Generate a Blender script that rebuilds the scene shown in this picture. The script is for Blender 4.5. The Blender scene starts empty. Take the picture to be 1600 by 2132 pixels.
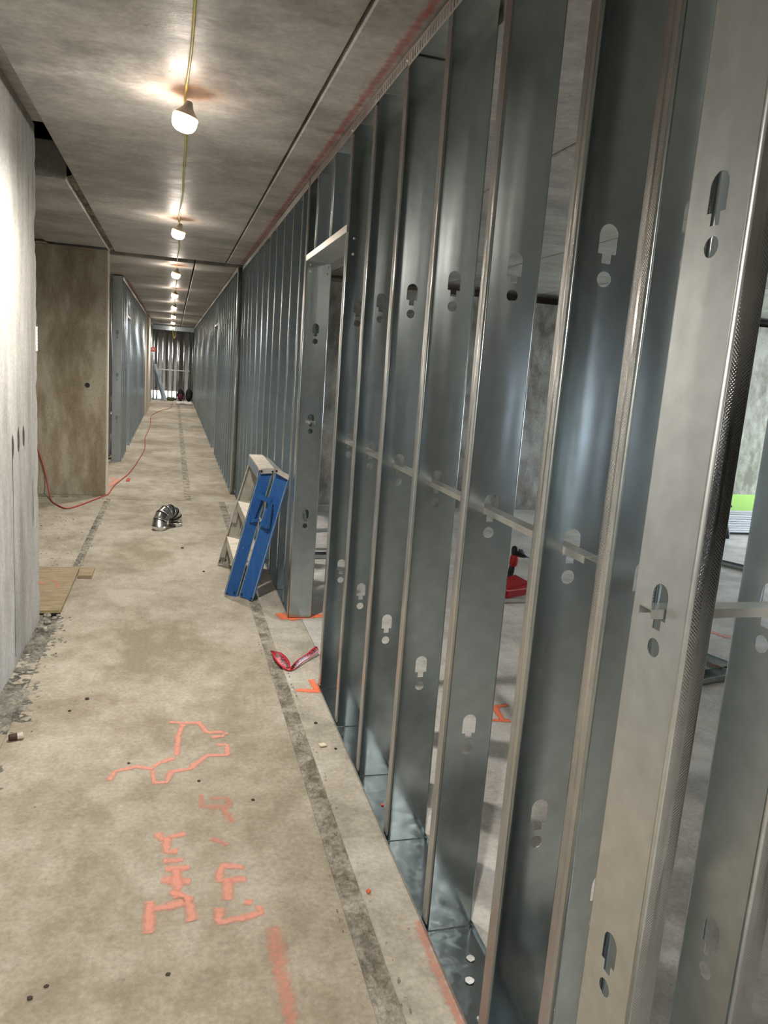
import bpy, bmesh, math, random
from mathutils import Vector, Matrix, noise
from mathutils.geometry import tessellate_polygon

random.seed(7)
C = bpy.context.scene.collection
V = Vector

# ------------------------------------------------------------------ camera
cam_d = bpy.data.cameras.new('camera')
cam_d.sensor_fit = 'VERTICAL'
cam_d.sensor_height = 36.0
cam_d.sensor_width = 27.0
cam_d.lens = 36.0 * 1580.0 / 2132.0
cam_d.clip_start = 0.02
cam_o = bpy.data.objects.new('camera', cam_d)
C.objects.link(cam_o)
RX = V((0.96229055, -0.26207255, 0.07290319))     # image right, in world axes
RD = V((0.02150812, -0.19386189, -0.98079303))    # image down
RF = V((0.27117208, 0.94537588, -0.18091478))     # view direction
m = Matrix.Identity(4)
for i in range(3):
    m[i][0], m[i][1], m[i][2] = RX[i], -RD[i], -RF[i]
m[2][3] = 1.5
cam_o.matrix_world = m
bpy.context.scene.camera = cam_o

# ------------------------------------------------------------------ world, colour, exposure
sc = bpy.context.scene
sc.view_settings.view_transform = 'Standard'
sc.view_settings.look = 'None'
sc.view_settings.gamma = 1.0
sc.view_settings.use_curve_mapping = False
sc.view_settings.exposure = 1.13
W = bpy.data.worlds.new('overcast_sky')
sc.world = W
W.use_nodes = True
W.node_tree.nodes['Background'].inputs[0].default_value = (0.80, 0.90, 1.0, 1)
W.node_tree.nodes['Background'].inputs[1].default_value = 8.0
try:
    sc.cycles.use_denoising = True
    sc.cycles.max_bounces = 8
    sc.cycles.diffuse_bounces = 5
    sc.cycles.glossy_bounces = 5
    sc.cycles.sample_clamp_indirect = 6.0
    sc.cycles.caustics_reflective = False
    sc.cycles.caustics_refractive = False
except Exception:
    pass
BULB_W = 88.0          # downward light of each string bulb
GLOBE_E = 48.0         # glow of the frosted globe

# ------------------------------------------------------------------ geometry numbers
WX = 0.701             # corridor face of the right stud wall
H = 2.52               # underside of the ceiling planks
D = 0.133              # stud depth
FL = 0.043             # stud flange


# ------------------------------------------------------------------ node helpers
def new_mat(name):
    mt = bpy.data.materials.new(name)
    mt.use_nodes = True
    nt = mt.node_tree
    return mt, nt, nt.nodes['Principled BSDF']


def nd(nt, typ, ins=None, **kw):
    n = nt.nodes.new(typ)
    for k, v in kw.items():
        setattr(n, k, v)
    for k, v in (ins or {}).items():
        if hasattr(v, 'is_output') or isinstance(v, bpy.types.NodeSocket):
            nt.links.new(v, n.inputs[k])
        else:
            n.inputs[k].default_value = v
    return n


def coords(nt, scale=(1, 1, 1)):
    tc = nd(nt, 'ShaderNodeTexCoord')
    mp = nd(nt, 'ShaderNodeMapping', {'Vector': tc.outputs['Object'], 'Scale': scale})
    return mp.outputs[0]


def ramp(nt, fac, stops):
    r = nd(nt, 'ShaderNodeValToRGB', {0: fac})
    el = r.color_ramp.elements
    while len(el) < len(stops):
        el.new(0.5)
    for e, (p, c) in zip(el, stops):
        e.position = p
        e.color = (c, c, c, 1) if not hasattr(c, '__len__') else (c[0], c[1], c[2], 1)
    return r.outputs[0]


def nz(nt, vec, scale, detail=4, rough=0.55, dist=0.0):
    return nd(nt, 'ShaderNodeTexNoise', {'Vector': vec, 'Scale': scale, 'Detail': detail, 'Roughness': rough,
                                         'Distortion': dist}).outputs['Fac']


def mixc(nt, fac, a, b, mode='MIX'):
    n = nd(nt, 'ShaderNodeMix', data_type='RGBA', blend_type=mode)
    for idx, v in ((0, fac), (6, a), (7, b)):
        if isinstance(v, bpy.types.NodeSocket):
            nt.links.new(v, n.inputs[idx])
        else:
            n.inputs[idx].default_value = v if not hasattr(v, '__len__') else (v[0], v[1], v[2], 1)
    return n.outputs[2]


def math_n(nt, op, a, b=0.0, c=0.0):
    n = nd(nt, 'ShaderNodeMath', operation=op)
    for i, v in enumerate((a, b, c)):
        if isinstance(v, bpy.types.NodeSocket):
            nt.links.new(v, n.inputs[i])
        else:
            n.inputs[i].default_value = v
    return n.outputs[0]


def bump(nt, bs, height, strength, dist):
    b = nd(nt, 'ShaderNodeBump', {'Strength': strength, 'Distance': dist, 'Height': height})
    nt.links.new(b.outputs[0], bs.inputs['Normal'])


def concrete(name, dark, mid, light, scale=1.0, stretch=(1, 1, 1), rough=0.85, spec=0.3, bstr=0.5, pits=True, fine=1.0):
    mt, nt, bs = new_mat(name)
    v = coords(nt, stretch)
    vi = coords(nt)
    big = nz(nt, v, 1.1 * scale, 5, 0.6, 0.4)
    md = nz(nt, v, 6.0 * scale, 5, 0.65)
    fn = nz(nt, vi, 60 * fine, 4, 0.7)
    f = math_n(nt, 'MULTIPLY_ADD', big, 0.62, math_n(nt, 'MULTIPLY', md, 0.38))
    col = ramp(nt, f, [(0.40, dark), (0.5, mid), (0.60, light)])
    col = mixc(nt, 0.35, col, ramp(nt, fn, [(0.3, 0.25), (0.7, 0.78)]), 'OVERLAY')
    if pits:
        vo = nd(nt, 'ShaderNodeTexVoronoi', {'Vector': vi, 'Scale': 14.0 * fine, 'Randomness': 1.0}).outputs['Distance']
        pit = ramp(nt, vo, [(0.03, 1.0), (0.085, 0.0)])
        gate = ramp(nt, nz(nt, vi, 4.0, 2), [(0.5, 0.0), (0.62, 1.0)])
        col = mixc(nt, math_n(nt, 'MULTIPLY', math_n(nt, 'MULTIPLY', pit, gate), 0.7), col, tuple(x * 0.35 for x in dark))
    nt.links.new(col, bs.inputs['Base Color'])
    rr = ramp(nt, md, [(0.3, rough - 0.12), (0.7, min(1.0, rough + 0.1))])
    nt.links.new(rr, bs.inputs['Roughness'])
    bs.inputs['Specular IOR Level'].default_value = spec
    hgt = math_n(nt, 'MULTIPLY_ADD', md, 1.0, math_n(nt, 'MULTIPLY', fn, 0.35))
    bump(nt, bs, hgt, bstr, 0.006)
    return mt


def plain(name, col, rough=0.6, metal=0.0, vary=0.12, scale=18.0, spec=0.4):
    mt, nt, bs = new_mat(name)
    v = coords(nt)
    f = nz(nt, v, scale, 4)
    a = tuple(x * (1 - vary) for x in col)
    b = tuple(min(1, x * (1 + vary)) for x in col)
    nt.links.new(ramp(nt, f, [(0.35, a), (0.65, b)]), bs.inputs['Base Color'])
    bs.inputs['Roughness'].default_value = rough
    bs.inputs['Metallic'].default_value = metal
    bs.inputs['Specular IOR Level'].default_value = spec
    return mt


def galvanised(name, col=(0.50, 0.555, 0.575), rough=0.27, aniso=0.55, knurl=False, wave=0.5, kb=0.45, metal=1.0):
    mt, nt, bs = new_mat(name)
    v = coords(nt)
    vs = coords(nt, (1, 1, 0.12))
    sp = nz(nt, v, 22.0, 3)
    big = nz(nt, vs, 5.0, 3)
    a = tuple(x * 0.88 for x in col)
    b = tuple(min(1, x * 1.1) for x in col)
    nt.links.new(ramp(nt, math_n(nt, 'MULTIPLY_ADD', sp, 0.5, math_n(nt, 'MULTIPLY', big, 0.5)), [(0.36, a), (0.64, b)]), bs.inputs['Base Color'])
    nt.links.new(ramp(nt, big, [(0.3, rough - 0.05), (0.7, rough + 0.07)]), bs.inputs['Roughness'])
    bs.inputs['Metallic'].default_value = metal
    bs.inputs['Anisotropic'].default_value = aniso
    tz = nd(nt, 'ShaderNodeCombineXYZ', {2: 1.0})
    nt.links.new(tz.outputs[0], bs.inputs['Tangent'])
    if knurl:
        tc = nd(nt, 'ShaderNodeTexCoord')
        s = nd(nt, 'ShaderNodeSeparateXYZ', {0: tc.outputs['Object']})
        y, z = s.outputs[1], s.outputs[2]
        dots = math_n(nt, 'MULTIPLY', math_n(nt, 'SINE', math_n(nt, 'MULTIPLY', z, 2 * math.pi / 0.0052)),
                      math_n(nt, 'SINE', math_n(nt, 'MULTIPLY', y, 2 * math.pi / 0.0052)))
        band = math_n(nt, 'GREATER_THAN', math_n(nt, 'ABSOLUTE', math_n(nt, 'SUBTRACT', y, 0.0215)), 0.0035)
        band2 = math_n(nt, 'LESS_THAN', math_n(nt, 'ABSOLUTE', math_n(nt, 'SUBTRACT', y, 0.0215)), 0.0165)
        bump(nt, bs, math_n(nt, 'MULTIPLY', dots, math_n(nt, 'MULTIPLY', band, band2)), kb, 0.0008)
    else:
        bump(nt, bs, nz(nt, vs, 9.0, 2, 0.4), wave, 0.0045)
    return mt


def paint(name, col, lo=0.42, hi=0.6, scale=55.0, amount=0.9):
    """Sprayed paint: opacity breaks up with the grain of the concrete and fades to the stroke's edges."""
    mt, nt, bs = new_mat(name)
    bs.inputs['Base Color'].default_value = (*col, 1)
    bs.inputs['Roughness'].default_value = 0.8
    v = coords(nt)
    g = nz(nt, v, scale, 4, 0.7)
    uv = nd(nt, 'ShaderNodeUVMap')
    s = nd(nt, 'ShaderNodeSeparateXYZ', {0: uv.outputs[0]})
    e = math_n(nt, 'SUBTRACT', 1.0, math_n(nt, 'ABSOLUTE', math_n(nt, 'MULTIPLY_ADD', s.outputs[0], 2.0, -1.0)))
    e2 = math_n(nt, 'SUBTRACT', 1.0, math_n(nt, 'ABSOLUTE', math_n(nt, 'MULTIPLY_ADD', s.outputs[1], 2.0, -1.0)))
    soft = math_n(nt, 'MULTIPLY', ramp(nt, e, [(0.0, 0.0), (0.8, 1.0)]), ramp(nt, e2, [(0.0, 0.0), (0.12, 1.0)]))
    al = ramp(nt, math_n(nt, 'MULTIPLY_ADD', soft, 0.55, math_n(nt, 'MULTIPLY', g, 0.6)), [(lo, 0.0), (hi, amount)])
    al = math_n(nt, 'MULTIPLY', al, ramp(nt, soft, [(0.0, 0.0), (0.5, 1.0)]))
    nt.links.new(al, bs.inputs['Alpha'])
    return mt


M = {}
M['floor'] = concrete('floor_concrete', (0.265, 0.225, 0.165), (0.36, 0.315, 0.245), (0.45, 0.405, 0.335), 1.6, (1, 0.8, 1), 0.82, 0.25, 0.45)
M['strip'] = concrete('strip_floor_concrete', (0.31, 0.28, 0.23), (0.43, 0.39, 0.325), (0.53, 0.495, 0.43), 1.5, (1, 1, 1), 0.75, 0.3, 0.4)
M['slab_side'] = concrete('room_floor_concrete', (0.43, 0.41, 0.37), (0.57, 0.545, 0.50), (0.68, 0.66, 0.62), 1.5, (1, 1, 1), 0.75, 0.3, 0.4)
M['ceil'] = concrete('ceiling_concrete', (0.31, 0.30, 0.285), (0.455, 0.44, 0.42), (0.58, 0.565, 0.54), 1.3, (0.8, 1.2, 1), 0.5, 0.5, 0.4, True, 0.6)
M['wall'] = concrete('pale_wall_concrete', (0.27, 0.255, 0.228), (0.375, 0.356, 0.323), (0.47, 0.452, 0.42), 1.3, (1.6, 1.6, 0.35), 0.8, 0.3, 0.35)
M['brown'] = concrete('brown_wall_concrete', (0.19, 0.155, 0.10), (0.29, 0.242, 0.165), (0.42, 0.37, 0.28), 1.2, (1.4, 1.4, 0.5), 0.7, 0.3, 0.3)
M['room'] = concrete('room_wall_concrete', (0.14, 0.125, 0.105), (0.28, 0.265, 0.24), (0.44, 0.43, 0.40), 1.5, (1, 1, 0.6), 0.75, 0.3, 0.3, False)
M['grey'] = concrete('end_wall_concrete', (0.48, 0.49, 0.50), (0.60, 0.61, 0.62), (0.70, 0.72, 0.73), 1.5, (1, 1, 0.6), 0.75, 0.3, 0.3, False)
M['cream'] = concrete('cream_wall_concrete', (0.50, 0.44, 0.35), (0.58, 0.52, 0.42), (0.66, 0.6, 0.5), 0.8, (1, 1, 0.4), 0.8, 0.3, 0.2, False)
M['rubble'] = concrete('rubble_mortar', (0.16, 0.145, 0.115), (0.29, 0.265, 0.215), (0.43, 0.395, 0.33), 9.0, (1, 1, 1), 0.95, 0.1, 1.0, True, 2.0)
M['crust'] = concrete('mortar_crust', (0.085, 0.083, 0.07), (0.185, 0.178, 0.15), (0.31, 0.29, 0.24), 9.0, (1, 1, 1), 0.95, 0.1, 1.0, True, 2.0)
M['dark'] = plain('recess_shade', (0.03, 0.029, 0.027), 0.9)  # near-black puts shade behind the ceiling gaps and in the tie hole
M['galv'] = galvanised('galvanised_steel', (0.42, 0.47, 0.485), 0.18, 0.75, False, 0.3, 0.45, 0.97)
M['galv_lit'] = galvanised('galvanised_steel_lit', (0.70, 0.745, 0.765), 0.30, 0.4)  # same steel as the other studs, lightened: corridor light put into the colour
M['knurl_dim'] = galvanised('galvanised_knurled_dim', (0.52, 0.53, 0.53), 0.14, 0.2, True, 0.5, 0.22)  # same knurled flange steel, the dim room's reflection put into a darker colour
M['knurl'] = galvanised('galvanised_knurled_flange', (0.74, 0.765, 0.77), 0.24, 0.2, True)
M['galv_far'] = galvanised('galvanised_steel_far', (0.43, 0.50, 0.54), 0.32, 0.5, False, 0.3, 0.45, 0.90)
M['bright'] = galvanised('galvanised_bright', (0.74, 0.74, 0.71), 0.33, 0.2, False, 0.25)
M['duct'] = galvanised('duct_sheet', (0.76, 0.76, 0.74), 0.22, 0.0, False, 0.2)


# ------------------------------------------------------------------ mesh helpers
def link(name, me, mt=None, parent=None, loc=None, rot=None):
    o = bpy.data.objects.new(name, me)
    C.objects.link(o)
    if mt is not None:
        if not me.materials:
            for k in (mt if isinstance(mt, (list, tuple)) else [mt]):
                me.materials.append(k)
    if parent is not None:
        o.parent = parent
    if loc is not None:
        o.location = loc
    if rot is not None:
        o.rotation_euler = rot
    return o


def obj(name, bm, mt, parent=None, loc=None, rot=None, smooth=False):
    me = bpy.data.meshes.new(name)
    bm.normal_update()
    bm.to_mesh(me)
    bm.free()
    if smooth:
        for p in me.polygons:
            p.use_smooth = True
    return link(name, me, mt, parent, loc, rot)


def tag(o, label, cat, group=None):
    o['label'] = label
    o['category'] = cat
    if group:
        o['group'] = group
    return o


def thing(name, label, cat, loc=(0, 0, 0), rotz=0.0, group=None):
    o = bpy.data.objects.new(name, None)
    o.empty_display_size = 0.1
    C.objects.link(o)
    o.location = loc
    o.rotation_euler = (0, 0, rotz)
    return tag(o, label, cat, group)


def struct(o):
    o['kind'] = 'structure'
    return o


def BM():
    return bmesh.new()


def box(bm, lo, hi, bev=0.0):
    r = bmesh.ops.create_cube(bm, size=1.0)
    vs = r['verts']
    lo, hi = V(lo), V(hi)
    for v in vs:
        v.co = V([lo[i] + (v.co[i] + 0.5) * (hi[i] - lo[i]) for i in range(3)])
    if bev > 0:
        es = list({e for v in vs for e in v.link_edges})
        bmesh.ops.bevel(bm, geom=es, offset=bev, segments=1, affect='EDGES')
    return bm


def bar(bm, p0, p1, u, w, t):
    """box from p0 to p1, w wide along u, t thick across"""
    p0, p1 = V(p0), V(p1)
    d = (p1 - p0).normalized()
    u = V(u)
    u = (u - d * u.dot(d)).normalized()
    n = d.cross(u)
    q = []
    for p in (p0, p1):
        for a, b in ((-1, -1), (1, -1), (1, 1), (-1, 1)):
            q.append(bm.verts.new(p + u * (a * w / 2) + n * (b * t / 2)))
    for f in ((3, 2, 1, 0), (4, 5, 6, 7), (0, 1, 5, 4), (1, 2, 6, 5), (2, 3, 7, 6), (3, 0, 4, 7)):
        bm.faces.new([q[i] for i in f])
    return bm


def rings(bm, pts, radii, n=12, cap=True, up=(0, 0, 1)):
    """swept tube through pts"""
    pts = [V(p) for p in pts]
    prev = None
    ring = []
    u = None
    for i, p in enumerate(pts):
        a = pts[max(0, i - 1)]
        b = pts[min(len(pts) - 1, i + 1)]
        d = (b - a).normalized()
        if u is None:
            u = d.cross(V(up))
            if u.length < 1e-4:
                u = d.cross(V((1, 0, 0)))
        u = (u - d * u.dot(d)).normalized()
        w = d.cross(u)
        r = radii[i] if hasattr(radii, '__len__') else radii
        ring = [bm.verts.new(p + u * (r * math.cos(2 * math.pi * k / n)) + w * (r * math.sin(2 * math.pi * k / n))) for k in range(n)]
        if prev:
            for k in range(n):
                bm.faces.new((prev[k], prev[(k + 1) % n], ring[(k + 1) % n], ring[k]))
        elif cap:
            bm.faces.new(ring[::-1])
        prev = ring
    if cap:
        bm.faces.new(ring)
    return bm


def lathe(bm, prof, n=24):
    """profile of (r, z) turned about local z"""
    prev = None
    for r, z in prof:
        ring = [bm.verts.new((max(r, 1e-4) * math.cos(2 * math.pi * k / n), max(r, 1e-4) * math.sin(2 * math.pi * k / n), z)) for k in range(n)]
        if prev:
            for k in range(n):
                bm.faces.new((prev[k], prev[(k + 1) % n], ring[(k + 1) % n], ring[k]))
        prev = ring
    return bm


def poly_holes(bm, outer, holes, fn):
    """flat sheet with holes; fn maps (a, b) to a 3-D point"""
    loops = [[V((a, b, 0)) for a, b in outer]] + [[V((a, b, 0)) for a, b in h] for h in holes]
    flat = [p for l in loops for p in l]
    vs = [bm.verts.new(fn(p.x, p.y)) for p in flat]
    out = []
    for t in tessellate_polygon(loops):
        a, b, c = (flat[i] for i in t)
        area = (b - a).cross(c - a).z
        if abs(area) < 1e-12:
            continue
        ids = t if area > 0 else t[::-1]
        try:
            out.append(bm.faces.new([vs[i] for i in ids]))
        except ValueError:
            pass
    return out


def strip(bm, prof, z0, z1, mats=None, smooth=True):
    """extrude an open (x, y) profile in z"""
    a = [bm.verts.new((x, y, z0)) for x, y in prof]
    b = [bm.verts.new((x, y, z1)) for x, y in prof]
    for i in range(len(prof) - 1):
        f = bm.faces.new((a[i], a[i + 1], b[i + 1], b[i]))
        f.smooth = smooth
        f.material_index = mats[i] if mats else 0


def knockout(cx, cz, s=1.0):
    """the keyhole punching: arched slot, narrow neck below, and a round hole under it"""
    w = 0.0185 * s
    pts = [(cx - w, cz - 0.017), (cx - 0.009, cz - 0.017), (cx - 0.009, cz - 0.034), (cx + 0.009, cz - 0.034), (cx + 0.009, cz - 0.017), (cx + w, cz - 0.017)]
    for k in range(9):
        a = math.pi * k / 8
        pts.append((cx + w * math.cos(a), cz + 0.018 + w * math.sin(a)))
    hole = [(cx + 0.0145 * math.cos(2 * math.pi * k / 14), cz - 0.062 + 0.0145 * math.sin(2 * math.pi * k / 14)) for k in range(14)]
    return [pts, hole]


KZ = (0.597, 1.183, 1.757)


def stud_mesh(name, h, kos=KZ, d=D, f=FL, detail=True):
    """C stud: web in y = 0 (outside faces -y), flanges run to +y with small lips"""
    bm = BM()
    r = 0.006
    holes = []
    for z in kos:
        holes += knockout(d / 2, z)
    poly_holes(bm, [(r, 0), (d - r, 0), (d - r, h), (r, h)], holes, lambda a, b: (a, 0.0, b))
    n = 4 if detail else 2
    arcL = [(r - r * math.sin(math.pi / 2 * k / n), r - r * math.cos(math.pi / 2 * k / n)) for k in range(n + 1)]
    # left side: from web corner round to flange and lip
    left = arcL + [(0, f - 0.002), (0.002, f), (0.010, f)]
    mats = [0] * n + [1, 0, 0]
    strip(bm, left[::-1], 0, h, mats[::-1])
    right = [(d - x, y) for x, y in left]
    strip(bm, right, 0, h, mats)
    bm.normal_update()
    me = bpy.data.meshes.new(name)
    bm.to_mesh(me)
    bm.free()
    me.materials.append(M['galv'] if detail else M['galv_far'])
    me.materials.append(M['knurl'])
    return me


def solid(o, t=0.0009):
    md = o.modifiers.new('gauge', 'SOLIDIFY')
    md.thickness = t
    md.offset = -1.0
    return o


def track_mesh(y0, y1, x0, x1, z, fl, up=True, slots=None):
    """U track along Y: web at z, flanges fl tall; slots = (from, to) pierced in the corridor flange"""
    bm = BM()
    s = 1 if up else -1
    x = [x0, x1]
    q = [bm.verts.new((a, b, z)) for a, b in ((x0, y0), (x1, y0), (x1, y1), (x0, y1))]
    bm.faces.new(q)
    holes = []
    if slots:
        y = slots[0]
        while y < slots[1]:
            holes.append([(y, z + s * 0.010), (y + 0.009, z + s * 0.010), (y + 0.009, z + s * (fl - 0.008)), (y, z + s * (fl - 0.008))])
            y += 0.0245
    for xx in x:
        poly_holes(bm, [(y0, min(z, z + s * fl)), (y1, min(z, z + s * fl)), (y1, max(z, z + s * fl)), (y0, max(z, z + s * fl))],
                   holes if xx == min(x) else [], lambda a, b, X=xx: (X, a, b))
    return bm


def grid(bm, x0, x1, y0, y1, nx, ny, fn):
    vs = [[bm.verts.new(fn(x0 + (x1 - x0) * i / nx, y0 + (y1 - y0) * j / ny)) for i in range(nx + 1)] for j in range(ny + 1)]
    for j in range(ny):
        for i in range(nx):
            bm.faces.new((vs[j][i], vs[j][i + 1], vs[j + 1][i + 1], vs[j + 1][i]))
    return vs


def fbm(x, y, z=0.0, o=4):
    return noise.fractal(V((x, y, z)), 1.0, 2.0, o)


def ribbon(bm, pts, w, z=0.0, fn=None, jitter=0.0):
    """flat stroke on the floor with uv across (u) and along (v)"""
    uvl = bm.loops.layers.uv.verify()
    P = [V((p[0], p[1], 0)) for p in pts]
    Q = []
    for i in range(len(P) - 1):
        n = max(2, int((P[i + 1] - P[i]).length / 0.02))
        for k in range(n):
            Q.append(P[i].lerp(P[i + 1], k / n))
    Q.append(P[-1])
    tot = len(Q) - 1
    prev = None
    for i, p in enumerate(Q):
        d = (Q[min(i + 2, tot)] - Q[max(i - 2, 0)]).normalized()
        s = V((-d.y, d.x, 0)) * (w / 2) * (1 + jitter * fbm(p.x * 18, p.y * 18))
        cur = (bm.verts.new((p.x - s.x, p.y - s.y, z)), bm.verts.new((p.x + s.x, p.y + s.y, z)))
        if prev:
            f = bm.faces.new((prev[1], prev[0], cur[0], cur[1]))
            a, b = (i - 1) / tot, i / tot
            for l, uv in zip(f.loops, ((1, a), (0, a), (0, b), (1, b))):
                l[uvl].uv = uv
        prev = cur
    return bm


# ================================================================== FLOOR
base = BM()
box(base, (-6, -4, -0.30), (9.4, 31, -0.06))
floor = struct(obj('floor', base, M['rubble']))


def slab(x0, x1, y0, y1, mt, z=0.0, thick=0.06):
    bm = BM()
    box(bm, (x0, y0, z - thick), (x1, y1, z), 0.003)
    return obj('slab', bm, mt, floor)


slab(-0.60, 0.497, -4, 8.212, M['floor'])
slab(0.563, 0.780, -4, 8.212, M['strip'], -0.001)
slab(0.781, 9.4, -4, 8.212, M['slab_side'], -0.001)
slab(-0.90, -0.60, -4, 4.42, M['floor'], -0.003)
slab(-6, -0.655, 4.42, 8.212, M['floor'], -0.001)
slab(-6, 0.142, 8.232, 17.25, M['floor'])
slab(0.212, 9.4, 8.232, 17.25, M['floor'], -0.001)
slab(-6, 0.142, 17.29, 31, M['floor'])
slab(0.212, 9.4, 17.29, 31, M['floor'], -0.001)


def seam(x0, x1, y0, y1, nx, ny, amp, lift=-0.012, seed=0.0):
    bm = BM()
    xc, hw = (x0 + x1) / 2, (x1 - x0) / 2
    def f(x, y):
        u = abs(x - xc) / hw
        wob = 0.010 * fbm(y * 3.0, seed)
        z = lift * (1.15 - u ** 3) + amp * 0.5 * fbm(x * 16, y * 13, seed) + amp * 0.6 * fbm(x * 48, y * 48, seed) + 0.004 * fbm(x * 9, y * 4, seed + 3)
        if u > 0.99:
            z = -0.012
        return (x + wob * 0.4, y, min(z, 0.0045))
    grid(bm, x0, x1, y0, y1, nx, ny, f)
    return obj('seam', bm, M['rubble'], floor)


seam(0.470, 0.590, 0.9, 8.21, 20, 1100, 0.010, -0.007, 1.0)
seam(-0.685, -0.575, 4.5, 8.21, 12, 320, 0.010, -0.006, 5.0)
seam(0.120, 0.234, 8.24, 28.4, 8, 500, 0.008, -0.005, 9.0)


# mortar droppings and broken edge along the foot of the left wall
def droppings(x0, x1, y0, y1, nx, ny, h, seed):
    bm = BM()
    def f(x, y):
        e = (x - x0) / (x1 - x0)
        fade = max(0.0, 1.0 - e) * (0.55 + 0.8 * fbm(y * 2.3, seed)) + 0.35 * fbm(x * 9, y * 9, seed)
        z = -0.006 + h * fade + 0.010 * fbm(x * 40, y * 40, seed)
        if j_edge(y, y0, y1):
            z = -0.02
        return (x, y, z if e < 0.97 else -0.02)
    grid(bm, x0, x1, y0, y1, nx, ny, f)
    o = obj('mortar_crust', bm, M['crust'], floor)
    o['kind'] = 'stuff'
    return o


def j_edge(y, y0, y1):
    return y < y0 + 0.01 or y > y1 - 0.01


droppings(-0.705, -0.50, 3.02, 4.46, 24, 150, 0.020, 2.0)
droppings(-0.705, -0.50, 2.45, 2.80, 24, 40, 0.020, 6.0)
droppings(-1.30, -0.60, 5.50, 7.3, 60, 130, 0.004, 12.0)
droppings(-1.30, -0.66, 8.225, 8.41, 40, 14, 0.012, 15.0)

# sprayed marks on the floor
PK = paint('sprayed_coral_paint', (0.80, 0.35, 0.26), 0.40, 0.84, 48.0, 0.80)
PF = paint('sprayed_faded_paint', (0.74, 0.30, 0.215), 0.52, 1.0, 48.0, 0.65)
PO = paint('sprayed_orange_paint', (1.0, 0.235, 0.10), 0.42, 0.80)


def mark(mt, strokes, w, jitter=0.5, z=0.0012):
    bm = BM()
    for i, s in enumerate(strokes):
        ribbon(bm, s, w, z + 0.0002 * i, None, jitter)
    return obj('paint_mark', bm, mt, floor)


mark(PK, [[(0.001, 3.067), (0.073, 3.045), (0.133, 3.042), (0.164, 2.953), (0.243, 2.944)],
          [(0.073, 3.05), (0.051, 2.94), (0.043, 2.765)],
          [(0.048, 2.763), (-0.018, 2.731), (-0.047, 2.689), (-0.1, 2.712), (-0.172, 2.691), (-0.192, 2.615)],
          [(-0.047, 2.70), (-0.034, 2.592), (0.006, 2.587), (0.024, 2.657), (0.088, 2.671), (0.16, 2.763), (0.231, 2.754), (0.24, 2.828), (0.18, 2.853)],
          [(0.174, 2.907), (0.224, 2.909), (0.243, 2.94)]], 0.040)
mark(PF, [[(0.128, 2.507), (0.124, 2.415), (0.215, 2.401), (0.219, 2.453), (0.14, 2.465)],
          [(0.144, 2.233), (0.2, 2.185)], [(0.193, 2.40), (0.222, 2.301)]], 0.05)
mark(PK, [[(-0.021, 2.292), (-0.004, 2.251), (0.074, 2.272)], [(0.015, 2.262), (0.009, 2.189), (0.047, 2.183)], [(0.0, 2.139), (0.063, 2.135)],
          [(0.006, 2.103), (0.080, 2.092)], [(-0.005, 2.057), (0.083, 2.029)], [(0.04, 2.10), (0.042, 1.96)],
          [(0.017, 2.003), (0.077, 1.957), (0.068, 1.945), (-0.021, 1.931), (-0.033, 1.963)], [(-0.033, 1.97), (-0.030, 1.834)],
          [(0.069, 1.97), (0.084, 1.863)]], 0.048)
mark(PK, [[(0.247, 2.069), (0.175, 2.09), (0.159, 2.025), (0.248, 2.015)], [(0.186, 2.03), (0.181, 1.93)],
          [(0.156, 1.915), (0.155, 1.85), (0.265, 1.864), (0.262, 1.900)], [(0.225, 1.921), (0.248, 1.911)]], 0.046)
mark(PF, [[(0.293, 1.83), (0.291, 1.667), (0.297, 1.56), (0.293, 1.30)]], 0.075)
mark(PO, [[(0.679, 3.445), (0.688, 3.295)], [(0.585, 3.326), (0.70, 3.298)]], 0.055)
mark(PO, [[(0.650, 4.455), (0.694, 4.335)], [(0.69, 4.34), (0.93, 4.40)]], 0.10)
mark(PF, [[(0.690, 1.78), (0.684, 1.60), (0.690, 1.30)]], 0.045)
mark(PK, [[(-0.72, 9.70), (-0.614, 9.473), (-0.70, 8.95)]], 0.10)
mark(PO, [[(1.43, 3.03), (1.56, 3.06)], [(1.40, 2.92), (1.50, 2.90)], [(1.48, 3.05), (1.46, 2.90)]], 0.05)
mark(PK, [[(3.34, 4.02), (3.50, 3.78)]], 0.10)
mark(PO, [[(2.80, 3.44), (3.00, 3.22)]], 0.09)

# ================================================================== CEILING
cb = BM()
box(cb, (-6, -4, 3.2), (9.4, 31, 3.3))
ceiling = struct(obj('ceiling', cb, M['dark']))


def plank(x0, x1, y0, y1, z=H, mt=None, bev=0.006):
    bm = BM()
    box(bm, (x0, y0, z), (x1, y1, z + 0.22), bev)
    return obj('plank', bm, mt or M['ceil'], ceiling)


plank(-0.610, 0.514, -4, 8.66)
xs = [0.526, 1.642, 2.92, 4.10, 5.30, 6.50, 7.70, 9.4]
for i in range(len(xs) - 1):
    plank(xs[i] + (0.006 if i else 0), xs[i + 1] - 0.006, -4, 8.66)
plank(-1.24, -0.662, 5.32, 8.74, H - 0.004)
plank(-2.45, -1.262, 5.32, 8.74, H + 0.012)
plank(-6.0, -2.46, 5.32, 8.74, H)
plank(-6, -0.614, -4, 4.34, H + 0.060, M['ceil'], 0.012)
for (ya, yb) in ((8.99, 19.80), (20.2, 24.6), (24.75, 31)):
    plank(-0.98, 0.196, ya, yb)
    plank(0.212, 1.6, ya, yb)
    plank(-6, -0.99, ya, yb)
    plank(1.61, 9.4, ya, yb)
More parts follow.
